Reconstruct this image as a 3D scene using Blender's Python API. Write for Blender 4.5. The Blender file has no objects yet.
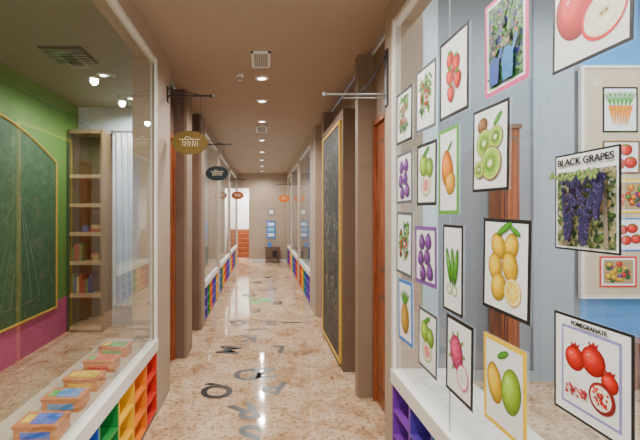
import bpy, math, random
from mathutils import Vector, Matrix
random.seed(4)
A=0.85; H=3.04
# ---------------------------------------------------------------- materials
_m={}
def mat(name,col,rough=0.5,var=0.06,scale=6.0,metal=0.0,emit=0.0,bump=0.0,spec=0.5):
    if name in _m: return _m[name]
    m=bpy.data.materials.new(name); m.use_nodes=True
    nt=m.node_tree; b=nt.nodes['Principled BSDF']
    b.inputs['Roughness'].default_value=rough; b.inputs['Metallic'].default_value=metal
    b.inputs['Specular IOR Level'].default_value=spec
    tc=nt.nodes.new('ShaderNodeTexCoord'); n=nt.nodes.new('ShaderNodeTexNoise')
    n.inputs['Scale'].default_value=scale; n.inputs['Detail'].default_value=4
    nt.links.new(tc.outputs['Object'],n.inputs['Vector'])
    r=nt.nodes.new('ShaderNodeValToRGB')
    r.color_ramp.elements[0].position=0.3; r.color_ramp.elements[1].position=0.7
    r.color_ramp.elements[0].color=(*[max(0,c*(1-var)) for c in col],1)
    r.color_ramp.elements[1].color=(*[min(1,c*(1+var)) for c in col],1)
    nt.links.new(n.outputs['Fac'],r.inputs['Fac']); nt.links.new(r.outputs['Color'],b.inputs['Base Color'])
    if emit>0:
        b.inputs['Emission Color'].default_value=(*col,1); b.inputs['Emission Strength'].default_value=emit
    if bump>0:
        bp=nt.nodes.new('ShaderNodeBump'); bp.inputs['Strength'].default_value=bump
        nt.links.new(n.outputs['Fac'],bp.inputs['Height']); nt.links.new(bp.outputs['Normal'],b.inputs['Normal'])
    _m[name]=m; return m
def wood(name,c1,c2,rough=0.4,axis=2):
    if name in _m: return _m[name]
    m=bpy.data.materials.new(name); m.use_nodes=True
    nt=m.node_tree; b=nt.nodes['Principled BSDF']; b.inputs['Roughness'].default_value=rough
    tc=nt.nodes.new('ShaderNodeTexCoord'); mp=nt.nodes.new('ShaderNodeMapping')
    s=[14,14,14]; s[axis]=1.2; mp.inputs['Scale'].default_value=s
    n=nt.nodes.new('ShaderNodeTexNoise'); n.inputs['Scale'].default_value=2.5; n.inputs['Detail'].default_value=6
    r=nt.nodes.new('ShaderNodeValToRGB'); r.color_ramp.elements[0].position=.35; r.color_ramp.elements[1].position=.65
    r.color_ramp.elements[0].color=(*c1,1); r.color_ramp.elements[1].color=(*c2,1)
    nt.links.new(tc.outputs['Object'],mp.inputs['Vector']); nt.links.new(mp.outputs['Vector'],n.inputs['Vector'])
    nt.links.new(n.outputs['Fac'],r.inputs['Fac']); nt.links.new(r.outputs['Color'],b.inputs['Base Color'])
    _m[name]=m; return m
def glassmat():
    m=bpy.data.materials.new('clear_glass'); m.use_nodes=True
    nt=m.node_tree; nt.nodes.clear(); L=nt.links.new
    o=nt.nodes.new('ShaderNodeOutputMaterial'); mx=nt.nodes.new('ShaderNodeMixShader')
    t=nt.nodes.new('ShaderNodeBsdfTransparent'); t.inputs['Color'].default_value=(.94,.98,.96,1)
    g=nt.nodes.new('ShaderNodeBsdfGlossy'); g.inputs['Roughness'].default_value=0.0
    lw=nt.nodes.new('ShaderNodeLayerWeight'); lw.inputs['Blend'].default_value=.5
    p=nt.nodes.new('ShaderNodeMath'); p.operation='POWER'; p.inputs[1].default_value=3.5
    q=nt.nodes.new('ShaderNodeMath'); q.operation='MULTIPLY_ADD'; q.inputs[1].default_value=.85; q.inputs[2].default_value=.12
    L(lw.outputs['Facing'],p.inputs[0]); L(p.outputs[0],q.inputs[0]); L(q.outputs[0],mx.inputs[0])
    L(t.outputs[0],mx.inputs[1]); L(g.outputs[0],mx.inputs[2]); L(mx.outputs[0],o.inputs[0]); return m
def marble():
    m=bpy.data.materials.new('pink_marble'); m.use_nodes=True
    nt=m.node_tree; b=nt.nodes['Principled BSDF']; L=nt.links.new
    b.inputs['Roughness'].default_value=0.07
    tc=nt.nodes.new('ShaderNodeTexCoord')
    n1=nt.nodes.new('ShaderNodeTexNoise'); n1.inputs['Scale'].default_value=3.2; n1.inputs['Detail'].default_value=9; n1.inputs['Roughness'].default_value=.68; n1.inputs['Distortion'].default_value=1.0
    L(tc.outputs['Object'],n1.inputs['Vector'])
    r=nt.nodes.new('ShaderNodeValToRGB'); e=r.color_ramp.elements
    e[0].position=.3; e[0].color=(.32,.15,.07,1); e[1].position=.72; e[1].color=(.84,.71,.53,1)
    k=e.new(.42); k.color=(.58,.37,.21,1); k=e.new(.55); k.color=(.74,.53,.35,1)
    L(n1.outputs['Fac'],r.inputs['Fac'])
    n2=nt.nodes.new('ShaderNodeTexNoise'); n2.inputs['Scale'].default_value=28; n2.inputs['Detail'].default_value=5
    L(tc.outputs['Object'],n2.inputs['Vector'])
    r2=nt.nodes.new('ShaderNodeValToRGB'); r2.color_ramp.elements[0].position=.33; r2.color_ramp.elements[0].color=(.46,.36,.29,1); r2.color_ramp.elements[1].position=.5; r2.color_ramp.elements[1].color=(1,1,1,1)
    L(n2.outputs['Fac'],r2.inputs['Fac'])
    mu=nt.nodes.new('ShaderNodeMixRGB'); mu.blend_type='MULTIPLY'; mu.inputs[0].default_value=.85
    L(r.outputs['Color'],mu.inputs[1]); L(r2.outputs['Color'],mu.inputs[2])
    br=nt.nodes.new('ShaderNodeTexBrick'); br.offset=0; br.inputs['Color1'].default_value=(1,1,1,1); br.inputs['Color2'].default_value=(.95,.95,.95,1)
    br.inputs['Mortar'].default_value=(.72,.66,.6,1); br.inputs['Scale'].default_value=1; br.inputs['Mortar Size'].default_value=.003
    br.inputs['Brick Width'].default_value=.6; br.inputs['Row Height'].default_value=.6
    L(tc.outputs['Object'],br.inputs['Vector'])
    m2=nt.nodes.new('ShaderNodeMixRGB'); m2.blend_type='MULTIPLY'; m2.inputs[0].default_value=1
    L(mu.outputs[0],m2.inputs[1]); L(br.outputs['Color'],m2.inputs[2]); L(m2.outputs[0],b.inputs['Base Color'])
    return m
def chalkmat(name,base,chalk,amt=.62):
    m=bpy.data.materials.new(name); m.use_nodes=True
    nt=m.node_tree; b=nt.nodes['Principled BSDF']; L=nt.links.new; b.inputs['Roughness'].default_value=.55
    tc=nt.nodes.new('ShaderNodeTexCoord'); n=nt.nodes.new('ShaderNodeTexNoise'); n.inputs['Scale'].default_value=5; n.inputs['Detail'].default_value=10; n.inputs['Roughness'].default_value=.75; n.inputs['Distortion'].default_value=2
    L(tc.outputs['Object'],n.inputs['Vector'])
    r=nt.nodes.new('ShaderNodeValToRGB'); r.color_ramp.elements[0].position=.48; r.color_ramp.elements[0].color=(*base,1); r.color_ramp.elements[1].position=amt+.1; r.color_ramp.elements[1].color=(*chalk,1)
    L(n.outputs['Fac'],r.inputs['Fac']); L(r.outputs['Color'],b.inputs['Base Color']); return m
def speck(name,cols,scale=40):
    if name in _m: return _m[name]
    m=bpy.data.materials.new(name); m.use_nodes=True
    nt=m.node_tree; b=nt.nodes['Principled BSDF']; L=nt.links.new; b.inputs['Roughness'].default_value=.4
    tc=nt.nodes.new('ShaderNodeTexCoord'); v=nt.nodes.new('ShaderNodeTexVoronoi'); v.inputs['Scale'].default_value=scale
    L(tc.outputs['Object'],v.inputs['Vector'])
    sp=nt.nodes.new('ShaderNodeSeparateColor'); L(v.outputs['Color'],sp.inputs[0])
    r=nt.nodes.new('ShaderNodeValToRGB'); r.color_ramp.interpolation='CONSTANT'
    e=r.color_ramp.elements; e[0].color=(*cols[0],1); e[1].color=(*cols[-1],1); e[1].position=(len(cols)-1)/len(cols)
    for i in range(1,len(cols)-1):
        k=e.new(i/len(cols)); k.color=(*cols[i],1)
    L(sp.outputs[0],r.inputs['Fac']); L(r.outputs['Color'],b.inputs['Base Color']); _m[name]=m; return m

GL=glassmat(); MARB=marble()
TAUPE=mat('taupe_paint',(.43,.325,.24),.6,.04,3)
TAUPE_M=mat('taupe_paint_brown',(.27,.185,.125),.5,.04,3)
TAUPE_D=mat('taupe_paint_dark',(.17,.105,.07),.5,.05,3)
CEIL=mat('ceiling_paint',(.39,.305,.23),.7,.03,2)
CREAM=mat('cream_stone',(.80,.76,.70),.35,.05,14)
WOODR=wood('red_wood',(.20,.045,.014),(.38,.11,.035),.35)
WOODD=wood('dark_wood',(.12,.055,.035),(.20,.10,.065),.4)
GREEN=mat('green_paint',(.13,.30,.05),.5,.08,2)
GREY=mat('grey_paint',(.27,.31,.35),.55,.04,2)
LGREY=mat('light_grey_paint',(.60,.70,.75),.5,.04,2)
MGREY=mat('mid_grey_paint',(.34,.40,.46),.5,.04,2)
BLUE=mat('blue_paint',(.10,.36,.80),.5,.05,2)
WHITE=mat('white_paint',(.86,.87,.86),.5,.03,3)
BLACK=mat('black_paint',(.012,.012,.014),.35,.2)
STEEL=mat('brushed_steel',(.45,.47,.48),.3,.05,20,metal=.9)
DSTEEL=mat('dark_steel',(.06,.06,.065),.4,.05,20,metal=.6)
GOLD=mat('gold_trim',(.70,.44,.06),.4,.15,30)
PINK=mat('pink_paint',(.66,.12,.30),.5,.08)

# ---------------------------------------------------------------- mesh builder
class MB:
    def __init__(s): s.v=[];s.f=[];s.fm=[];s.mats=[]
    def mi(s,m):
        if m not in s.mats: s.mats.append(m)
        return s.mats.index(m)
    def face(s,pts,m):
        i=len(s.v); s.v+= [tuple(p) for p in pts]; s.f.append(tuple(range(i,i+len(pts)))); s.fm.append(s.mi(m))
    def box(s,x0,x1,y0,y1,z0,z1,m):
        i=len(s.v); s.v+=[(x,y,z) for z in (z0,z1) for y in (y0,y1) for x in (x0,x1)]
        for q in ((0,2,3,1),(4,5,7,6),(0,1,5,4),(2,6,7,3),(0,4,6,2),(1,3,7,5)):
            s.f.append(tuple(i+k for k in q)); s.fm.append(s.mi(m))
    def tube(s,p0,p1,r,m,n=10,r1=None):
        p0=Vector(p0);p1=Vector(p1); d=(p1-p0).normalized(); r1=r if r1 is None else r1
        u=d.orthogonal().normalized(); w=d.cross(u); i=len(s.v)
        for p,rr in ((p0,r),(p1,r1)):
            for k in range(n):
                a=2*math.pi*k/n; s.v.append(tuple(p+u*math.cos(a)*rr+w*math.sin(a)*rr))
        mi=s.mi(m)
        for k in range(n):
            s.f.append((i+k,i+(k+1)%n,i+n+(k+1)%n,i+n+k)); s.fm.append(mi)
        s.f.append(tuple(i+k for k in reversed(range(n)))); s.fm.append(mi)
        s.f.append(tuple(i+n+k for k in range(n))); s.fm.append(mi)
    def path(s,pts,r,m,n=6):
        for a,b in zip(pts[:-1],pts[1:]): s.tube(a,b,r,m,n)
    def obj(s,name,parent=None,bevel=0):
        me=bpy.data.meshes.new(name); me.from_pydata(s.v,[],s.f)
        for m in s.mats: me.materials.append(m)
        for p,k in zip(me.polygons,s.fm): p.material_index=k
        me.update(); o=bpy.data.objects.new(name,me); bpy.context.collection.objects.link(o)
        if parent: o.parent=parent
        if bevel:
            b=o.modifiers.new('bevel','BEVEL'); b.width=bevel; b.segments=2; b.limit_method='ANGLE'
        return o
def empty(name,loc=(0,0,0)):
    e=bpy.data.objects.new(name,None); e.empty_display_size=.1; e.location=loc; bpy.context.collection.objects.link(e); return e
def text(name,body,size,M,m,parent=None,off=0.0,ext=.0006,align='CENTER'):
    c=bpy.data.curves.new(name,'FONT'); c.body=body; c.size=size; c.extrude=ext; c.offset=off
    c.align_x=align; c.align_y='CENTER'; c.materials.append(m)
    o=bpy.data.objects.new(name,c); bpy.context.collection.objects.link(o); o.matrix_world=M
    if parent:
        o.parent=parent
        o.matrix_parent_inverse=Matrix.Translation(-Vector(parent.location))
    return o

# ---------------------------------------------------------------- shell
b=MB(); b.box(-4.5,6,-2,18,-.1,0,MARB); b.obj('floor')
b=MB(); b.box(-.95,.95,-2,13.75,H,H+.15,CEIL); b.obj('ceiling')
b=MB()
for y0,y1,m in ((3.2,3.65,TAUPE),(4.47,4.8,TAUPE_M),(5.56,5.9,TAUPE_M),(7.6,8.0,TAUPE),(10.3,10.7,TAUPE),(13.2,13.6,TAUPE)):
    b.box(-1.05,-A,y0,y1,0,H,m)
for y0,y1 in ((-2,3.2),(5.9,7.6),(8.0,10.3),(10.7,13.2)):
    b.box(-1.0,-A,y0,y1,2.88,H,TAUPE)
    b.box(-.90,-A-.004,y0,y1,2.85,2.885,CREAM)
for y0,y1 in ((3.65,4.47),(4.8,5.56)):
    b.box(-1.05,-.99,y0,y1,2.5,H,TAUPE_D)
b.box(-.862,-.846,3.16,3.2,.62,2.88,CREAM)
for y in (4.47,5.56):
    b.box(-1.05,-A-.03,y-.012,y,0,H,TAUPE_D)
b.obj('wall_left')
b=MB()
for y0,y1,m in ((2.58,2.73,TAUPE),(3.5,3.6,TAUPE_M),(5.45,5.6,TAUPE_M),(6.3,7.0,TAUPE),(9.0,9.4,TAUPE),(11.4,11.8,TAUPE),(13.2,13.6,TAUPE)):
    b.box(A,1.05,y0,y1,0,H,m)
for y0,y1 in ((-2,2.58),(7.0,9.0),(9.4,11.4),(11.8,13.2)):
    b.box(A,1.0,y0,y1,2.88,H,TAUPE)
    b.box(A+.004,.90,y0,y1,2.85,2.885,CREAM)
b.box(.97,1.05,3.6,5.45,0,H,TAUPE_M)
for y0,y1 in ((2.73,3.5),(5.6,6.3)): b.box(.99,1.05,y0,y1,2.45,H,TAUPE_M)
b.box(.846,.862,2.54,2.58,.62,2.88,CREAM)
b.obj('wall_right')

def door(name,side,y0,y1,top,wm):
    b=MB(); X=lambda a:side*a
    def bx(a0,a1,*r):
        a0,a1=sorted((X(a0),X(a1))); b.box(a0,a1,*r)
    bx(.975,1.04,y0,y0+.05,0,top,wm); bx(.975,1.04,y1-.05,y1,0,top,wm); bx(.975,1.04,y0+.05,y1-.05,top-.05,top,wm)
    bx(1.0,1.035,y0+.05,y1-.05,.005,top-.05,wm)
    for z0,z1 in ((.15,.95),(1.15,top-.2)):
        bx(.992,1.0,y0+.13,y1-.13,z0,z1,WOODD); bx(.986,.992,y0+.17,y1-.17,z0+.04,z1-.04,wm)
    b.tube((X(.985),y0+.11,1.0),(X(.94),y0+.11,1.0),.009,STEEL); b.tube((X(.94),y0+.11,1.0),(X(.94),y0+.22,1.0),.009,STEEL)
    b.obj(name)
door('door_1',-1,3.655,4.455,2.5,WOODR); door('door_2',-1,4.805,5.545,2.5,WOODR)
door('door_3',1,2.735,3.488,2.45,WOODR); door('door_4',1,5.605,6.295,2.45,WOODR)

# end of corridor
b=MB(); b.box(-.45,1.2,13.6,13.75,0,H,TAUPE); b.box(-1.6,-.45,13.6,13.75,2.55,H,TAUPE); b.box(-1.6,-.85,13.6,13.75,0,2.55,TAUPE); b.obj('wall_end')
b=MB(); b.box(-.45,A,13.585,13.6,0,.1,CREAM); b.obj('baseboard_end')
b=MB(); b.box(-3,1.5,17.0,17.1,0,3.1,WHITE); b.box(-3,-2.9,13.75,17,0,3.1,WHITE); b.box(1.4,1.5,13.75,17,0,3.1,WHITE); b.obj('wall_lobby')
b=MB(); b.box(-3,1.5,13.75,17,3.1,3.2,WHITE); b.obj('ceiling_lobby')
b=MB()
for i in range(6): b.box(-1.5,-.35,15.0+i*.28,16.9,.17*i,.17*(i+1),WOODR); 
b.tube((-.4,15.05,.17),(-.4,15.05,1.1),.02,STEEL); b.tube((-.4,16.4,1.0),(-.4,16.4,1.95),.02,STEEL); b.tube((-.4,15.05,1.1),(-.4,16.4,1.95),.02,STEEL)
b.obj('wooden_staircase')

# left room
b=MB(); b.box(-2.85,-2.7,-2,5.8,.5,3.3,GREEN); b.box(-2.85,-2.7,-2,5.8,0,.5,PINK); b.obj('wall_classroom_green')
b=MB(); b.box(-2.85,-1.05,5.8,5.9,0,3.3,LGREY); b.obj('wall_classroom_partition')
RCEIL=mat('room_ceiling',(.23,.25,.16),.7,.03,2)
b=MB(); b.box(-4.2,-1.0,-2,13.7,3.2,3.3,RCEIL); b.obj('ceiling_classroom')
b=MB(); b.box(-3.3,-3.2,5.9,13.7,0,3.3,LGREY); b.obj('wall_classroom_outer')
for yy,i in ((8.0,0),(10.5,1)):
    b=MB(); b.box(-3.2,-1.05,yy,yy+.08,0,3.2,LGREY); b.obj('wall_classroom_divider_%d'%i)
# right room
b=MB(); b.box(1.05,3.14,3.9,4.0,0,4.0,GREY); b.box(3.14,6,3.9,4.0,0,4.0,BLUE)
b.box(1.05,1.72,3.86,3.9,0,4.0,LGREY); b.box(2.66,3.06,3.87,3.9,0,4.0,MGREY); b.obj('wall_library_back')
b=MB(); b.box(.98,6,-2,4.0,4.0,4.1,WHITE); b.obj('ceiling_library')
b=MB(); b.box(.98,1.05,-2,3.9,H,4.0,WHITE); b.box(1.05,1.06,2.58,3.86,0,H,LGREY); b.obj('wall_library_corridor_side')
b=MB(); b.box(1.05,5,4.0,13.7,3.2,3.3,WHITE); b.obj('ceiling_room_right')
b=MB(); b.box(3.2,3.3,4.0,13.7,0,3.2,LGREY); b.obj('wall_room_right_outer')
for yy,i in ((9.1,0),(11.5,1)):
    b=MB(); b.box(1.05,3.2,yy,yy+.08,0,3.2,BLUE if i==0 else LGREY); b.obj('wall_room_right_divider_%d'%i)
b=MB(); b.box(1.07,6,3.845,3.86,0,.1,MGREY); b.obj('baseboard_library')

# glazing
wn=1
def glass(side,y0,y1,seams):
    global wn
    e=empty('window_%d'%wn,(side*.87,(y0+y1)/2,1.7)); wn+=1
    x=side*.87
    b=MB(); b.face([(x,y0,.62),(x,y1,.62),(x,y1,2.86),(x,y0,2.86)],GL); o=b.obj('pane',e); o.matrix_parent_inverse=Matrix.Translation(-Vector(e.location))
    b=MB()
    for s in seams: b.box(x-.003,x+.003,s-.002,s+.002,.62,2.86,STEEL)
    if not seams: b.box(x-.006,x+.006,y0,y0+.012,.62,2.86,STEEL)
    o=b.obj('joints',e); o.matrix_parent_inverse=Matrix.Translation(-Vector(e.location))
glass(-1,-2,3.16,[1.1]); glass(-1,5.9,7.6,[6.75]); glass(-1,8,10.3,[9.1]); glass(-1,10.7,13.2,[12])
glass(1,-2,2.54,[.45,1.83]); glass(1,7,9,[8]); glass(1,9.4,11.4,[10.4]); glass(1,11.8,13.2,[])

# sills + cubbies
RB=[('red',(.66,.03,.015)),('orange',(.86,.22,.01)),('yellow',(.90,.50,.01)),('green',(.02,.26,.05)),('blue',(.02,.12,.52)),('indigo',(.09,.04,.38)),('purple',(.20,.04,.40))]
RBM=[mat('laminate_'+n,c,.4,.05) for n,c in RB]
COUNTER=mat('counter_laminate',(.60,.49,.40),.25,.08,9)
def cubby(side,y0,y1,start,step):
    b=MB(); n=max(1,round((y1-y0)/.29)); w=(y1-y0)/n
    def bx(a0,a1,*r):
        a0,a1=sorted((side*a0,side*a1)); b.box(a0,a1,*r)
    bx(.86,1.2,y0,y1,0,.04,TAUPE_D)
    zs=[.04,.20,.365,.53]
    for i in range(n):
        m=RBM[(start+step*i)%7]; ya=y1-(i+1)*w; yb=y1-i*w
        bx(1.17,1.2,ya,yb,.04,.53,m)
        bx(.852,1.17,ya,ya+.014,.04,.53,m); bx(.852,1.17,yb-.014,yb,.04,.53,m)
        for k,z in enumerate(zs):
            bx(.853,1.17,ya+.014,yb-.014,z if k==0 else z-.014,z+.014 if k==0 else z,m)
    b.obj('cubby_shelf')
    b=MB(); 
    x0,x1=sorted((side*.838,side*.90)); b.box(x0,x1,y0,y1,.53,.62,CREAM)
    x0,x1=sorted((side*.90,side*1.26)); b.box(x0,x1,y0,y1,.53,.62,COUNTER if side<0 else CREAM); b.obj('window_sill',bevel=.003)
cubby(-1,-1.9,3.2,0,1); cubby(-1,5.9,7.6,2,2); cubby(-1,8,10.3,4,1); cubby(-1,10.7,13.2,1,1)
cubby(1,-1.9,2.58,6,-1); cubby(1,7,9,0,1); cubby(1,9.4,11.4,2,1); cubby(1,11.8,13.2,4,1)

# ---------------------------------------------------------------- ceiling fixtures
LAMP=mat('lamp_lens',(1,.93,.82),.4,0,1,emit=12.0)
def downlight(x,y,z,en,ang=165,col=(1,.965,.91)):
    e=empty('ceiling_downlight',(x,y,z))
    b=MB(); n=20
    for r0,r1,z0,z1,m in ((.075,.05,0,-.012,WHITE),(.05,.045,-.012,-.004,STEEL)):
        for k in range(n):
            a0=2*math.pi*k/n;a1=2*math.pi*(k+1)/n
            b.face([(r0*math.cos(a0),r0*math.sin(a0),z0),(r0*math.cos(a1),r0*math.sin(a1),z0),(r1*math.cos(a1),r1*math.sin(a1),z1),(r1*math.cos(a0),r1*math.sin(a0),z1)],m)
    b.face([(.045*math.cos(2*math.pi*k/n),.045*math.sin(2*math.pi*k/n),-.004) for k in range(n)],LAMP)
    b.obj('trim_ring_and_lens',e)
    l=bpy.data.lights.new('downlight_lamp','SPOT'); l.energy=en; l.spot_size=math.radians(ang); l.spot_blend=.6; l.shadow_soft_size=.04; l.color=col
    o=bpy.data.objects.new('lamp',l); o.parent=e; o.location=(0,0,-.03); bpy.context.collection.objects.link(o)
for y in (-.8,.4,1.5,2.45,4.1,4.92,6.0,7.5,8.9,10.2,11.5,12.8): downlight(0,y,H,78)
for x,y in ((-1.79,4.46),(-1.77,5.35),(-1.8,.9),(-1.8,-.5)): downlight(x,y,3.2,80)
for x,y in ((1.9,2.6),(3.4,2.6),(1.9,.8),(3.4,.8)): downlight(x,y,4.0,140,165,(.93,.97,1))  # out-of-view downlights added to light the library in place of daylight
for y in (6.9,9.3,12): downlight(-2.1,y,3.2,120); 
for y in (8,10.3,12.6): downlight(2.1,y,3.2,130,165,(.93,.97,1))
downlight(-1.2,14.6,3.1,400); downlight(-.3,16,3.1,400)
def vent(y,w=.2,l=.24):
    b=MB(); x0,x1=-w/2-.01,w/2-.01; z=H
    b.box(x0,x1,y,y+.02,z-.015,z,WHITE); b.box(x0,x1,y+l-.02,y+l,z-.015,z,WHITE); b.box(x0,x0+.02,y,y+l,z-.015,z,WHITE); b.box(x1-.02,x1,y,y+l,z-.015,z,WHITE)
    b.box(x0+.02,x1-.02,y+.02,y+l-.02,z-.003,z,BLACK)
    k=7
    for i in range(k):
        xx=x0+.03+(x1-x0-.06)*i/(k-1); b.box(xx-.004,xx+.004,y+.02,y+l-.02,z-.013,z-.003,STEEL)
    b.obj('air_vent')
vent(3.42,.17,.36); vent(6.25,.18,.5)
b=MB(); b.tube((-.22,4.0,H),(-.22,4.0,H-.02),.035,WHITE,16); b.tube((-.22,4.0,H-.02),(-.22,4.0,H-.05),.012,STEEL); b.tube((-.22,4.0,H-.05),(-.22,4.0,H-.055),.022,STEEL); b.obj('ceiling_sprinkler')
b=MB(); b.box(-2.1,-1.7,3.7,4.1,3.185,3.2,DSTEEL)
for i in range(6): b.box(-2.08,-1.72,3.73+i*.06,3.75+i*.06,3.178,3.185,STEEL)
b.obj('air_vent')

# ---------------------------------------------------------------- hanging signs
def sign(side,y,col,txt,z=2.26,tc=None):
    e=empty('hanging_oval_sign',(side*A,y,z)); X=lambda a:-side*a
    m=mat('sign_%s'%txt,col,.6,.05,spec=.2); tcm=mat('sign_lettering',(.85,.74,.5),.5,.02)
    b=MB(); n=32; cx=.2; rx=.165; rz=.105
    f=[(X(cx+rx*math.cos(2*math.pi*k/n)),-.008,rz*math.sin(2*math.pi*k/n)) for k in range(n)]
    g=[(p[0],.008,p[2]) for p in f]
    b.face(f,m); b.face(g[::-1],m)
    for k in range(n): b.face([f[k],f[(k+1)%n],g[(k+1)%n],g[k]],m)
    b.obj('board',e)
    b=MB(); c=X(cx)
    def st(*pts): b.path([(c+px*.95,-.0105,pz*.95) for px,pz in pts],.0028,tcm,5)
    st((-.10,.03),(.10,.03))
    for k,x in enumerate((-.065,-.02,.03,.075)):
        st((x,.03),(x,-.035))
        if k<3: st((x+.005,.0),(x+.025,.01),(x+.03,-.012),(x+.015,-.02),(x+.028,-.038))
    st((-.05,.03),(-.03,.055),(0,.05),(.02,.03)); b.obj('lettering',e)
    b=MB()
    b.box(min(X(0),X(.012)),max(X(0),X(.012)),-.03,.03,.36,.50,DSTEEL)
    b.tube((X(0),0,.42),(X(.40),0,.42),.009,DSTEEL); b.tube((X(.40),0,.405),(X(.40),0,.435),.014,DSTEEL)
    b.tube((X(.01),0,.49),(X(.3),0,.425),.004,DSTEEL)
    b.tube((X(.10),0,.42),(X(.10),0,.08),.002,DSTEEL); b.tube((X(.30),0,.42),(X(.30),0,.08),.002,DSTEEL)
    b.obj('bracket',e)
sign(-1,3.55,(.17,.11,.025),'a',2.27); sign(-1,5.7,(.02,.03,.035),'b',2.22); sign(-1,10.5,(.30,.07,.02),'c',2.14)
sign(1,11.6,(.80,.18,.02),'d',2.1)
b=MB(); y=2.68; z=2.44
b.box(A-.012,A,y-.03,y+.03,z-.08,z+.3,DSTEEL)
b.tube((A,y,z),(A-.43,y,z),.008,STEEL); b.tube((A,y,z-.025),(A-.30,y,z-.025),.005,STEEL)
pts=[]
for i in range(9):
    t=i/8; pts.append((A-.01-.26*t,y,z+.27-.27*t-.08*math.sin(math.pi*t)))
b.path(pts,.005,DSTEEL); b.tube((A-.43,y,z-.012),(A-.43,y,z+.012),.012,STEEL); b.obj('wall_bracket')

# ---------------------------------------------------------------- blackboard right
CH=mat('white_chalk',(.34,.38,.32),.8,.1); CHY=mat('yellow_chalk',(.36,.30,.12),.8,.1); CHP=mat('pink_chalk',(.36,.22,.22),.8,.1); CHG=mat('pale_green_chalk',(.13,.27,.12),.8,.1)
e=empty('framed_blackboard',(.9,4.7,0))
b=MB(); BB=chalkmat('blackboard_chalk',(.015,.017,.019),(.20,.20,.18),.72)
b.box(-.065,.07,-.63,.73,0,2.72,TAUPE_D); b.obj('casing',e)
b=MB(); b.box(-.08,-.0655,-.55,.6,.08,2.6,BB); b.obj('slate',e)
b=MB()
for a in ((-.56,-.53,.06,2.62),(.58,.61,.06,2.62),(-.53,.58,2.59,2.62),(-.53,.58,.06,.09)): b.box(-.09,-.066,a[0],a[1],a[2],a[3],GOLD)
b.obj('gold_frame',e)
b=MB()
for k in range(60):
    yy=random.uniform(-.4,.45); zz=random.uniform(.4,2.4); r=random.uniform(.03,.09); n=9; s=random.uniform(3,6.3)
    b.path([(-.0812,yy+r*math.cos(s*i/n)*(1-.4*i/n),zz+r*math.sin(s*i/n)) for i in range(n+1)],.0015,random.choice((CH,CHP,CHY)),4)
b.obj('chalk_drawing',e)

# chalkboard left room
e=empty('arched_chalkboard',(-2.7,4.0,0))
CB=chalkmat('green_chalk',(.04,.12,.045),(.17,.30,.16),.78)
def arch(y0,y1,z0,z1,rise,n=16):
    p=[(y0,z0),(y1,z0)]
    for i in range(n+1):
        t=i/n; p.append((y1+(y0-y1)*t, z1+rise*math.sin(math.pi*t)))
    return p
p=arch(-1.5,1.15,.42,2.3,.36)
b=MB(); b.face([(.015,y,z) for y,z in p],CB); b.face([(.0,y,z) for y,z in p],CB); b.obj('slate',e)
b=MB(); q=[(.02,y,z) for y,z in p]; b.path(q+[q[0]],.014,GOLD,6)
b.obj('gold_frame',e)
b=MB()
def loop(cy,cz,ry,rz,m,a0=0,a1=6.283,n=14,r=.0022): b.path([(.0165,cy+ry*math.cos(a0+(a1-a0)*i/n),cz+rz*math.sin(a0+(a1-a0)*i/n)) for i in range(n+1)],r,m,4)
# faint robed dancer: head, bun, curved robe folds, raised arm; flowers around
loop(.35,1.95,.085,.11,CHG); loop(.42,2.05,.045,.045,CHG)
for w in (-.34,-.2,-.06,.1,.26,.4):
    b.path([(.0165,.35+w*.12,1.82),(.0165,.35+w*.35,1.5),(.0165,.33+w*.75,1.1),(.0165,.30+w*1.15,.66)],.0022,CHG if w<0 else CH,4)
loop(.30,.66,.42,.05,CHP,3.14,6.28)
b.path([(.0165,.40,1.78),(.0165,.60,1.62),(.0165,.68,1.86),(.0165,.78,2.0)],.0025,CHG,4); b.path([(.0165,.30,1.78),(.0165,.12,1.55),(.0165,.30,1.42)],.0025,CHG,4)
for k in range(9): 
    cy,cz=random.uniform(-.8,.95),random.uniform(.6,2.3)
    for q in range(5): loop(cy+.04*math.cos(q*1.257),cz+.04*math.sin(q*1.257),.025,.025,random.choice((CHY,CHP,CHG)),n=7,r=.0015)
b.obj('chalk_figure_drawing',e)

# shelf unit (left room)
b=MB(); SH=mat('shelf_olive',(.08,.11,.03),.6); SC=wood('shelf_wood',(.42,.31,.16),(.56,.43,.24),.5,0)
x0,x1,y0,y1=-2.68,-2.2,5.45,5.78
b.box(x0,x0+.025,y0,y1,0,2.8,SH); b.box(x1-.025,x1,y0,y1,0,2.8,wood('side_wood',(.18,.11,.04),(.28,.18,.08),.5)); b.box(x0,x1,y1-.02,y1,0,2.8,SH)
for z in (.05,.5,.95,1.35,1.75,2.15,2.77): b.box(x0+.025,x1-.025,y0,y1-.02,z-.02,z+.03,SC)
b.obj('bookshelf')
e=empty('shelf_toys_and_books',(0,0,0))
b=MB(); BK=[mat('book_%d'%i,c,.6) for i,c in enumerate([(.05,.12,.30),(.35,.06,.04),(.12,.25,.08),(.55,.40,.12)])]
for z,xe in ((.532,-2.4),(.982,-2.52)):
    x=x0+.04
    while x<xe:
        w=random.uniform(.02,.04); b.box(x,x+w,5.5,5.7,z,z+random.uniform(.18,.27),random.choice(BK)); x+=w+.002
b.obj('books',e)
b=MB(); b.tube((-2.36,5.6,.982),(-2.36,5.6,1.06),.05,BK[3],14,.065); b.tube((-2.36,5.6,1.06),(-2.36,5.6,1.10),.065,BK[1],14,.03)
b.tube((-2.5,5.6,1.382),(-2.5,5.6,1.47),.06,BK[0],14,.045); b.box(-2.42,-2.28,5.53,5.68,1.382,1.43,BK[1]); b.box(-2.40,-2.30,5.55,5.66,1.43,1.48,BK[3])
b.obj('stacking_toys',e)
b=MB(); CU=mat('sheer_curtain',(.84,.91,.95),.7,.06,2); n=60
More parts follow.
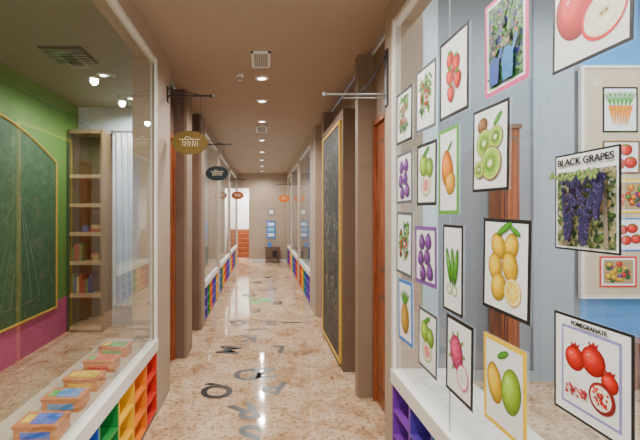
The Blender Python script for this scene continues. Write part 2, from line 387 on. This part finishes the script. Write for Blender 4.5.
xs=[-2.15+i*(1.05/n) for i in range(n+1)]
ys=[5.70+.03*math.sin(i*1.3) for i in range(n+1)]
for i in range(n): b.face([(xs[i],ys[i],.3),(xs[i+1],ys[i+1],.3),(xs[i+1],ys[i+1],2.8),(xs[i],ys[i],2.8)],CU)
b.tube((-2.18,5.7,2.82),(-1.08,5.7,2.82),.015,STEEL); b.box(-2.18,-2.16,5.69,5.8,2.80,2.84,STEEL); b.box(-1.10,-1.08,5.69,5.8,2.80,2.84,STEEL)
b.obj('curtain')
cols=[(.02,.12,.60),(.05,.25,.60),(.85,.50,.02),(.65,.06,.03),(.06,.40,.10)]
for i,(y,x) in enumerate(((1.80,-1.0),(2.06,-1.02),(2.30,-1.03),(2.57,-1.04),(2.84,-1.05))):
    e=empty('wooden_box',(x,y,.62)); OR=wood('orange_wood',(.50,.13,.03),(.70,.25,.07),.45,0)
    b=MB(); w,d,h=.095,.065,.06
    b.box(-w,w,-d,d,0,.008,OR); b.box(-w,w,-d,-d+.01,.008,h,OR); b.box(-w,w,d-.01,d,.008,h,OR); b.box(-w,-w+.01,-d+.01,d-.01,.008,h,OR); b.box(w-.01,w,-d+.01,d-.01,.008,h,OR)
    b.obj('body',e,.002)
    b=MB(); b.box(-w-.005,w+.005,-d-.005,d+.005,h,h+.012,OR); b.obj('lid',e,.002)
    b=MB(); b.box(-w+.06,w-.02,-d+.02,d-.015,h+.012,h+.014,mat('label_%d'%i,cols[i],.5,.3,60)); b.box(-w+.015,-w+.055,-d+.03,d-.03,h+.012,h+.014,mat('label_y%d'%(i%2),((.85,.55,.03),(.12,.45,.1))[i%2],.5,.2,60)); b.box(-w+.03,w-.03,-d-.0015,-d,.015,.045,mat('label_%d'%i,cols[i])); b.obj('label',e)
    e.rotation_euler=(0,0,random.uniform(-.08,.08))

# ---------------------------------------------------------------- posters
def C(c,n=None): return mat('ink_%.2f_%.2f_%.2f'%c,c,.45,.12,45)
RED=C((.72,.02,.02));DRED=C((.38,.01,.02));GRN=C((.10,.36,.04));DG=C((.03,.14,.03));YEL=C((.92,.58,.01));ORG=C((.85,.30,.02));LG=C((.42,.62,.08));PUR=C((.20,.07,.32));BRN=C((.22,.10,.04));PNK=C((.80,.06,.24));CRM=C((.88,.80,.62));BL=C((.03,.20,.65));SKY=C((.35,.6,.8));INK=C((.01,.01,.01));PAPER=mat('paper',(.90,.91,.91),.35,.02)
cR=(.76,.01,.005);cY=(.96,.56,.0);cO=(.92,.24,.0);cG=(.08,.34,.02);cL=(.36,.60,.02);cP=(.20,.04,.30);cK=(.78,.04,.18);cB=(.28,.13,.04)
GF=C((.10,.11,.12))
ORCH=speck('orchard_print',[(.02,.10,.03),(.08,.22,.05),(.02,.05,.03),(.18,.34,.10),(.04,.05,.2)],55)
VINE=speck('vine_print',[(.10,.14,.06),(.26,.26,.10),(.40,.34,.16),(.04,.08,.04),(.45,.45,.36)],110)
class Poster(MB):
    def __init__(s,P,w,h,frame,inner=None,bw=.05):
        super().__init__(); s.P=P;s.w=w;s.r=h/w
        s.slab(0,0,1,s.r,frame,0)
        s.rect(bw,bw,1-bw,s.r-bw,PAPER,1)
        if inner: 
            s.rect(.12,.12,.88,s.r-.12,inner,2); s.rect(.15,.15,.85,s.r-.15,PAPER,3)
        s.l=3
    def pt(s,u,v,l): return s.P(u*s.w,v*s.w,l*.0004)
    def slab(s,u0,v0,u1,v1,m,l):
        f=[s.pt(u,v,2) for u,v in ((u0,v0),(u1,v0),(u1,v1),(u0,v1))]; g=[s.pt(u,v,-2) for u,v in ((u0,v0),(u1,v0),(u1,v1),(u0,v1))]
        s.face(f,m); s.face(g[::-1],PAPER)
        for k in range(4): s.face([f[k],f[(k+1)%4],g[(k+1)%4],g[k]],m)
    def rect(s,u0,v0,u1,v1,m,l=None):
        s.poly([(u0,v0),(u1,v0),(u1,v1),(u0,v1)],m,l)
    def poly(s,pts,m,l=None):
        if l is None: s.l+=.1; l=s.l
        s.face([s.pt(u,v,l+2) for u,v in pts],m)
    def ell(s,cu,cv,a,b,m,rot=0,n=20,pinch=0):
        c,sn=math.cos(rot),math.sin(rot); p=[]
        for k in range(n):
            t=2*math.pi*k/n; x=a*math.cos(t); y=b*math.sin(t); x*=(1+pinch*math.sin(t)); p.append((cu+x*c-y*sn,cv+x*sn+y*c))
        s.poly(p,m)
    def fr(s,cu,cv,a,b,col,rot=0,n=22,pinch=0,N=8,gloss=True):
        """printed photograph of a round fruit: tonal steps from rim to highlight"""
        for i in range(N):
            t=i/(N-1); k=.34+.80*t
            c=tuple(round(min(1,x*k+max(0,t-.7)*.12),2) for x in col); sc=1-.62*t**1.1
            s.ell(cu-.28*a*t,cv+.25*b*t,a*sc,b*sc,C(c),rot,n,pinch)
        if gloss: s.ell(cu-.36*a,cv+.34*b,a*.09,b*.07,C(tuple(round(min(1,x*.5+.5),2) for x in col)),rot,8)
    def leaf(s,u,v,L,w,rot,col=cG):
        s.ell(u,v,L,w,C(tuple(round(x*.5,2) for x in col)),rot,14); s.ell(u,v+w*.15,L*.85,w*.6,C(tuple(round(x*1.0,2) for x in col)),rot,12)
    def line(s,u0,v0,u1,v1,w,m):
        dx,dy=u1-u0,v1-v0; L=math.hypot(dx,dy) or 1; nx,ny=-dy/L*w/2,dx/L*w/2
        s.poly([(u0+nx,v0+ny),(u1+nx,v1+ny),(u1-nx,v1-ny),(u0-nx,v0-ny)],m)
def draw(p,k):
    r=p.r; c=r/2
    if k=='apple':
        p.fr(.33,c-.04,.28,.33,cR,0,26,.10,9); p.line(.33,c+.20,.38,c+.34,.02,BRN)
        p.ell(.68,c-.26,.27,.24,RED,.3,26); p.ell(.69,c-.25,.245,.215,CRM,.3,26); p.ell(.69,c-.25,.18,.14,C((.93,.87,.68)),.3); p.ell(.69,c-.25,.07,.045,C((.7,.6,.3)),.3); p.ell(.67,c-.25,.022,.012,BRN,.3); p.ell(.72,c-.24,.022,.012,BRN,.3)
    elif k=='strawberry':
        for u,v,s in ((.38,c+.28,.15),(.60,c+.16,.16),(.40,c-.02,.16),(.66,c-.12,.15),(.44,c-.30,.15)):
            p.fr(u,v,s*.8,s,cR,random.uniform(-.4,.4),18,.25)
            for q in range(9): p.ell(u+random.uniform(-.4,.4)*s,v+random.uniform(-.6,.6)*s,.006,.009,YEL,0,6)
            for q in (-1,0,1): p.leaf(u+q*.035,v+s*.95,.045,.016,q*-.6+1.57)
    elif k=='mango':
        p.fr(.46,c+.06,.29,.46,cO,.15,24,-.15,8); p.fr(.62,c-.30,.25,.28,(.9,.42,.02),-.3,20,0); p.leaf(.6,c+.58,.16,.045,.8); p.line(.5,c+.50,.54,c+.6,.02,BRN)
    elif k=='kiwi':
        p.fr(.30,c+.40,.15,.13,cB,.3); p.leaf(.72,c+.44,.14,.05,.7)
        for u,v,s in ((.36,c+.10,.23),(.68,c+.16,.18),(.56,c-.24,.27),(.24,c-.32,.14)):
            p.ell(u,v,s*1.06,s*1.0,BRN,.4,26); p.ell(u,v,s*.99,s*.93,C((.55,.70,.16)),.4,26); p.ell(u,v,s*.90,s*.84,C((.36,.58,.07)),.4,26); p.ell(u,v,s*.66,s*.62,C((.22,.46,.04)),.4)
            for q in range(18):
                t=2*math.pi*q/18; p.line(u+math.cos(t)*s*.25,v+math.sin(t)*s*.22,u+math.cos(t)*s*.8,v+math.sin(t)*s*.75,.006,C((.45,.65,.14))); p.ell(u+math.cos(t+.17)*s*.42,v+math.sin(t+.17)*s*.39,.016,.008,INK,t+.17,6)
            p.ell(u,v,s*.26,s*.2,C((.80,.82,.50)),.4)
    elif k=='lemon':
        for u,v,s,ro in ((.36,c+.26,.17,.5),(.64,c+.28,.16,-.3),(.30,c-.02,.17,.1),(.62,c+.02,.18,.2),(.38,c-.28,.18,-.4)):
            p.fr(u,v,s*.9,s*1.1,cY,ro)
        p.ell(.68,c-.30,.17,.18,C((.85,.5,.02)),0,24); p.ell(.68,c-.30,.155,.16,C((.95,.85,.5)),0,24); p.ell(.68,c-.30,.13,.14,C((.93,.62,.04)),0,24)
        for q in range(8): p.line(.68,c-.30,.68+.135*math.cos(q*.785),c-.30+.14*math.sin(q*.785),.008,C((.95,.85,.5)))
        p.leaf(.50,c+.50,.18,.05,.5); p.leaf(.72,c+.48,.12,.04,-.5)
    elif k=='lime':
        p.fr(.29,c-.02,.19,.30,cY,.2,24,0,8); p.fr(.68,c+.0,.22,.33,cL,-.15,24,0,8); p.leaf(.5,c+.46,.15,.05,.5)
    elif k=='pomegranate':
        for u,v,s in ((.31,c+.10,.135),(.55,c+.15,.155),(.75,c-.0,.10)):
            p.poly([(u-.05,v+s*.8),(u-.06,v+s*1.3),(u-.02,v+s*1.1),(u+.01,v+s*1.35),(u+.03,v+s*1.1),(u+.07,v+s*1.3),(u+.05,v+s*.8)],DRED)
            p.fr(u,v,s,s,cR)
        p.fr(.66,c-.19,.16,.16,(.55,.02,.03),gloss=False); p.ell(.65,c-.19,.125,.125,CRM)
        for q in range(30): p.ell(.65+random.uniform(-.085,.085),c-.19+random.uniform(-.085,.085),.014,.018,random.choice((DRED,RED)),random.random(),8)
        for q in range(40): p.ell(.34+random.uniform(-.14,.14),c-.25+random.uniform(-.05,.05),.014,.018,random.choice((DRED,RED)),random.random(),8)
    elif k=='grapes':
        p.rect(.05,.05,.95,r-.24,VINE)
        for q in range(50): p.leaf(random.uniform(.1,.9),random.uniform(.1,r-.3),.06,.035,random.uniform(0,3),random.choice(((.16,.24,.06),(.30,.34,.12),(.08,.14,.04),(.34,.26,.10))))
        p.line(.25,r-.26,.22,.06,.05,C((.24,.20,.14))); p.line(.80,r-.26,.84,.06,.06,C((.24,.20,.14)))
        for u,tw,z1 in ((.30,.16,.12),(.60,.17,.08),(.84,.08,.4)):
            for q in range(110):
                t=q/110; ww=tw*(1-t*.75); uu=u+random.uniform(-ww,ww); vv=(r-.32)-(r-.34-z1)*t
                p.ell(uu,vv,.030,.033,C((.02,.01,.05)),0,10); p.ell(uu-.006,vv+.007,.019,.021,random.choice((C((.04,.03,.10)),C((.08,.06,.19)),C((.03,.04,.13)))),0,8)
        for q in range(18): p.leaf(random.uniform(.1,.9),random.uniform(r-.36,r-.27),.05,.03,random.uniform(0,3),(.25,.38,.10))
    elif k=='orchard':
        p.rect(.10,.10,.90,r-.10,ORCH)
        for q in range(110): p.leaf(random.uniform(.14,.86),random.uniform(.14,r-.14),.045,.018,random.uniform(0,3),random.choice((cG,(.05,.18,.04),(.25,.42,.12),(.03,.09,.03))))
        for u,sc,cl in ((.30,1,(.04,.08,.35)),(.62,1.1,(.03,.20,.48))):
            p.poly([(u-.10*sc,.12),(u+.10*sc,.12),(u+.12*sc,.42*sc),(u+.05*sc,.52*sc),(u-.05*sc,.52*sc),(u-.12*sc,.42*sc)],C(cl)); p.line(u-.1*sc,.44*sc,u-.04,.28,.045,C(cl)); p.fr(u,.60*sc,.050,.07,(.45,.24,.14),gloss=False)
            p.ell(u,.65*sc,.055,.03,C((.05,.04,.03))); p.line(u+.10*sc,.42*sc,u+.19*sc,.60*sc,.045,C(tuple(x*1.3 for x in cl))); p.ell(u+.2*sc,.63*sc,.022,.025,C((.45,.24,.14)),0,8)
        for q in range(18): p.fr(random.uniform(.15,.85),random.uniform(.6,r-.15),.022,.022,random.choice((cR,cK,cP)),0,8,0,3)
    elif k=='pineapple':
        for q in range(-3,4): p.leaf(.5+q*.055,c+.36-abs(q)*.02,.22,.035,1.57-q*.22)
        p.fr(.5,c-.18,.28,.40,(.80,.42,.02),0,24,0,6,False)
        for a in range(-4,5):
            for b2 in range(-5,6):
                uu=.5+a*.065+(b2%2)*.03; vv=c-.18+b2*.07
                if ((uu-.5)/.25)**2+((vv-c+.18)/.37)**2<1: p.ell(uu,vv,.02,.025,C((.40,.20,.03)),0,6); p.ell(uu-.004,vv+.006,.012,.014,C((.88,.62,.12)),0,6)
    elif k=='dragon':
        for q in range(9): p.leaf(.42+.24*math.cos(q*.7),c+.10+.34*math.sin(q*.7),.09,.035,q*.7,(.25,.42,.12))
        p.fr(.42,c+.10,.24,.33,cK,.2,22,0,6,False)
        for q in range(8): p.leaf(.42+.12*math.cos(q*.8),c+.10+.2*math.sin(q*.8),.06,.02,q*.8+.6,(.7,.2,.3))
        p.ell(.66,c-.28,.21,.24,C((.75,.08,.24))); p.ell(.66,c-.28,.18,.21,PAPER)
        for q in range(26): p.ell(.66+random.uniform(-.12,.12),c-.28+random.uniform(-.14,.14),.006,.008,INK,0,6)
    elif k=='cucumber':
        for u,a in ((.32,.25),(.52,.05),(.70,-.15)): p.fr(u,c+.06,.10,.46,cG,a,20,0,5)
        for u in (.35,.62): p.ell(u,c-.52,.14,.13,DG); p.ell(u,c-.52,.12,.11,C((.70,.82,.45))); p.ell(u,c-.52,.07,.06,C((.85,.9,.65)))
    elif k=='guava':
        p.fr(.36,c+.20,.22,.24,cL); p.fr(.66,c+.12,.19,.22,(.26,.48,.04)); p.ell(.50,c-.24,.25,.23,C((.32,.50,.08))); p.ell(.50,c-.24,.22,.20,C((.88,.75,.6))); p.ell(.50,c-.24,.15,.13,C((.80,.22,.22)))
        for q in range(14): p.ell(.5+random.uniform(-.1,.1),c-.24+random.uniform(-.09,.09),.01,.01,CRM,0,6)
        p.leaf(.5,c+.48,.18,.06,.5)
    elif k=='figs':
        for u,v in ((.35,c+.26),(.65,c+.28),(.30,c-.06),(.60,c-.02),(.40,c-.34),(.72,c-.30)): p.line(u,v+.1,u+.01,v+.2,.03,GRN); p.fr(u,v,.145,.16,cP,0,18,-.2)
    elif k=='plant':
        p.line(.5,c-.45,.5,c+.35,.03,BRN)
        for q in range(46): p.leaf(.5+random.uniform(-.28,.28),c+random.uniform(-.32,.45),.10,.035,random.uniform(0,3.1),random.choice((cG,(.05,.2,.04),(.3,.48,.1))))
        for q in range(9): p.fr(.5+random.uniform(-.22,.22),c+random.uniform(-.25,.38),.05,.05,cR,0,10,0,3)
    elif k=='carrot':
        for q in range(6):
            u=.24+q*.10
            for z in range(5): p.line(u,c+.08,u+(q-2.5)*.05+(z-2)*.05,c+.50,.02,C((.10,.34,.05)))
        for q in range(7):
            u=.20+q*.10; p.poly([(u-.06,c+.12),(u+.06,c+.12),(u+.12-.04*q,c-.50)],C((.80,.20,.01))); p.poly([(u-.045,c+.10),(u+.02,c+.11),(u+.105-.04*q,c-.45)],C((.95,.34,.03)))
    elif k=='veg':
        p.rect(.1,.1,.9,r-.1,C((.45,.30,.14)))
        for q in range(30): p.fr(random.uniform(.2,.8),random.uniform(.2,r-.2),random.uniform(.05,.09),random.uniform(.05,.09),random.choice((cR,cO,cG,cY,cP,(.03,.14,.03))),random.random(),14,0,4)
    elif k=='tomato':
        for u,v in ((.3,c+.16),(.62,c+.20),(.42,c-.18),(.74,c-.14)):
            p.fr(u,v,.18,.16,cR)
            for q in range(5): p.leaf(u+.03*math.cos(q*1.257),v+.12+.015*math.sin(q*1.257),.04,.012,q*1.257)
def glass_poster(yl,yr,z1,z0,frame,kind,inner=None,bw=.05,tilt=0):
    w=yl-yr; h=z1-z0; cy=(yl+yr)/2; cz=(z0+z1)/2
    P=lambda a,b,l:(-l-.001,w/2-a,b-h/2)
    p=Poster(P,w,h,frame,inner,bw); draw(p,kind); o=p.obj('fruit_poster'); o.location=(.866,cy,cz); o.rotation_euler=(tilt,0,0); return o
PL=[(2.533,2.273,2.38,2.06,INK,'plant',None,.07),(2.533,2.273,2.0,1.69,GF,'figs',None,.07),(2.533,2.273,1.638,1.255,GF,'plant',None,.07),(2.50,2.27,1.225,.85,BL,'pineapple',None,.09),
(2.212,1.963,2.41,2.068,GF,'plant',None,.07),(2.20,1.955,2.0,1.67,INK,'guava',None,.07),(2.227,1.955,1.56,1.25,PUR,'figs',None,.08),(2.18,1.95,1.12,.80,GF,'guava',None,.07),
(1.918,1.651,2.437,2.069,INK,'strawberry',None,.06),(1.93,1.737,2.024,1.624,GRN,'mango',None,.09),(1.885,1.70,1.575,1.175,INK,'cucumber',None,.07),(1.853,1.618,1.16,.81,INK,'dragon',None,.07),
(1.529,1.281,2.42,2.068,PNK,'orchard',None,.06),(1.618,1.382,2.035,1.71,INK,'kiwi'),(1.543,1.271,1.606,1.264,INK,'lemon'),(1.538,1.291,1.168,.84,YEL,'lime',None,.07),
(1.172,.917,2.363,2.032,INK,'apple',None,.035)]
for i,q in enumerate(PL): glass_poster(*q,tilt=random.uniform(-.03,.03))
R=Matrix(((0,0,-1,0),(-1,0,0,0),(0,1,0,0),(0,0,0,1)))
o=glass_poster(1.164,.951,1.792,1.522,INK,'grapes',bw=.025)
text('title','BLACK GRAPES',.027,Matrix.Translation((.860,1.0575,1.767))@R,INK,o,.0004)
o=glass_poster(1.168,.917,1.34,1.06,INK,'pomegranate',inner=C((.30,.27,.62)),bw=.03)
text('title','POMEGRANATE',.016,Matrix.Translation((.860,1.0425,1.321))@R,INK,o,.0002)
# display board on the library wall
e=empty('vegetable_display_board',(3.12,3.86,.84))
b=MB(); b.box(0,1.7,-.03,0,0,2.2,mat('pinboard_beige',(.62,.50,.36),.8,.05,30)); b.obj('board',e)
b=MB(); FR=CREAM
for a in ((-.03,1.73,-.03,0),(-.03,1.73,2.2,2.23)): b.box(a[0],a[1],-.04,0,a[2],a[3],FR)
b.box(-.03,0,-.04,0,0,2.2,FR); b.box(1.7,1.73,-.04,0,0,2.2,FR); b.obj('frame',e)
for (x,z,w,h,f,k) in ((.18,1.58,.34,.44,INK,'carrot'),(.18,1.18,.36,.32,BRN,'tomato'),(.30,.80,.32,.33,YEL,'veg'),(.28,.43,.30,.32,BL,'tomato'),(.15,.08,.36,.30,RED,'veg'),(.62,1.58,.34,.44,RED,'veg'),(.66,1.15,.34,.36,INK,'carrot'),(.72,.78,.34,.32,BL,'lime'),(.68,.42,.34,.32,INK,'veg'),(.62,.08,.36,.30,GRN,'tomato'),(1.1,1.5,.4,.5,INK,'lemon'),(1.12,.8,.4,.5,PNK,'veg'),(1.12,.15,.4,.5,BL,'carrot')):
    P=lambda a,b,l,x=x,z=z:(x+a,-.034-l,z+b)
    p=Poster(P,w,h,f,None,.07 if f is YEL else .05); draw(p,k); p.obj('vegetable_poster',e)
b=MB(); b.box(2.22,2.38,3.65,3.86,0,2.42,WOODR); b.box(2.21,2.39,3.63,3.86,2.42,2.46,WOODD)  # solid wood block added in place of a brown reflection in the glass
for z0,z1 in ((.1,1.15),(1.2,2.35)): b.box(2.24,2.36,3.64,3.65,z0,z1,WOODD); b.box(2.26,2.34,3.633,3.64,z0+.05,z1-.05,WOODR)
b.obj('wood_reflection_block')
b=MB(); b.box(3.4,4.4,3.2,3.75,.42,.46,WOODR)
for x in (3.45,4.3):
    for y in (3.25,3.68): b.tube((x+.03,y,0),(x+.03,y,.42),.025,WOODR,10,.032)
b.obj('low_wooden_table')

# ---------------------------------------------------------------- floor letters
e=empty('floor_alphabet_stickers',(0,0,0)); LB=mat('letter_vinyl',(.02,.02,.02),.3,.1)
for ch,x,y,ro in (('S',-.09,2.92,180),('R',-.14,3.27,200),('Q',-.415,3.64,180),('P',.12,3.72,160),('O',-.14,4.02,180),('N',.02,4.05,95),('M',-.38,4.74,80),('L',.19,4.78,170),('K',-.17,5.2,180),('J',-.10,5.6,100),('I',.45,5.95,90),('H',.10,5.95,90),('G',-.36,5.95,190),('F',-.1,6.7,180),('E',.3,7.3,170),('D',-.25,8.0,180),('C',.2,8.7,190),('B',-.1,9.5,180),('A',.15,10.3,180)):
    text('letter_'+ch,ch,.37,Matrix.Translation((x,y,.0012))@Matrix.Rotation(math.radians(ro),4,'Z'),LB,e,.010,.0005)
b=MB(); GS=C((.14,.50,.14))
for yy,xx,rr in ((7.3,-.12,.10),(7.5,.04,.14),(7.65,-.2,.08)): b.tube((xx,yy,.0005),(xx,yy,.002),rr,GS,14)
b.obj('leaf_sticker',e)

# end wall things
b=MB(); b.box(.16,.46,13.57,13.6,.82,1.42,BL)
for i in range(3): b.box(.2,.42,13.565,13.57,.88+i*.18,1.0+i*.18,PAPER if i!=1 else SKY)
b.obj('notice_board')
b=MB(); b.box(.22,.42,13.58,13.6,1.62,1.82,INK); b.box(.24,.40,13.575,13.58,1.64,1.80,PAPER); b.obj('framed_notice')
b=MB(); b.box(.1,.6,13.2,13.55,.5,.54,WOODD)
for x in (.12,.55):
    for y in (13.22,13.5): b.box(x,x+.03,y,y+.03,0,.5,WOODD)
b.box(.13,.57,13.24,13.52,.15,.18,WOODD); b.box(.2,.32,13.3,13.42,.54,.68,BL); b.box(.36,.5,13.3,13.42,.18,.4,INK); b.obj('side_table')

# ---------------------------------------------------------------- world, camera
w=bpy.data.worlds.new('sky'); bpy.context.scene.world=w; w.use_nodes=True
nt=w.node_tree; bg=nt.nodes['Background']; bg.inputs[0].default_value=(.90,.95,1,1); bg.inputs[1].default_value=1.2
c=bpy.data.cameras.new('camera'); c.lens=395/640*36; c.sensor_width=36; c.shift_x=58/640; c.shift_y=-5/640; c.clip_start=.02
o=bpy.data.objects.new('camera',c); o.location=(0,0,1.62); o.rotation_euler=(math.pi/2,0,0); bpy.context.collection.objects.link(o); bpy.context.scene.camera=o
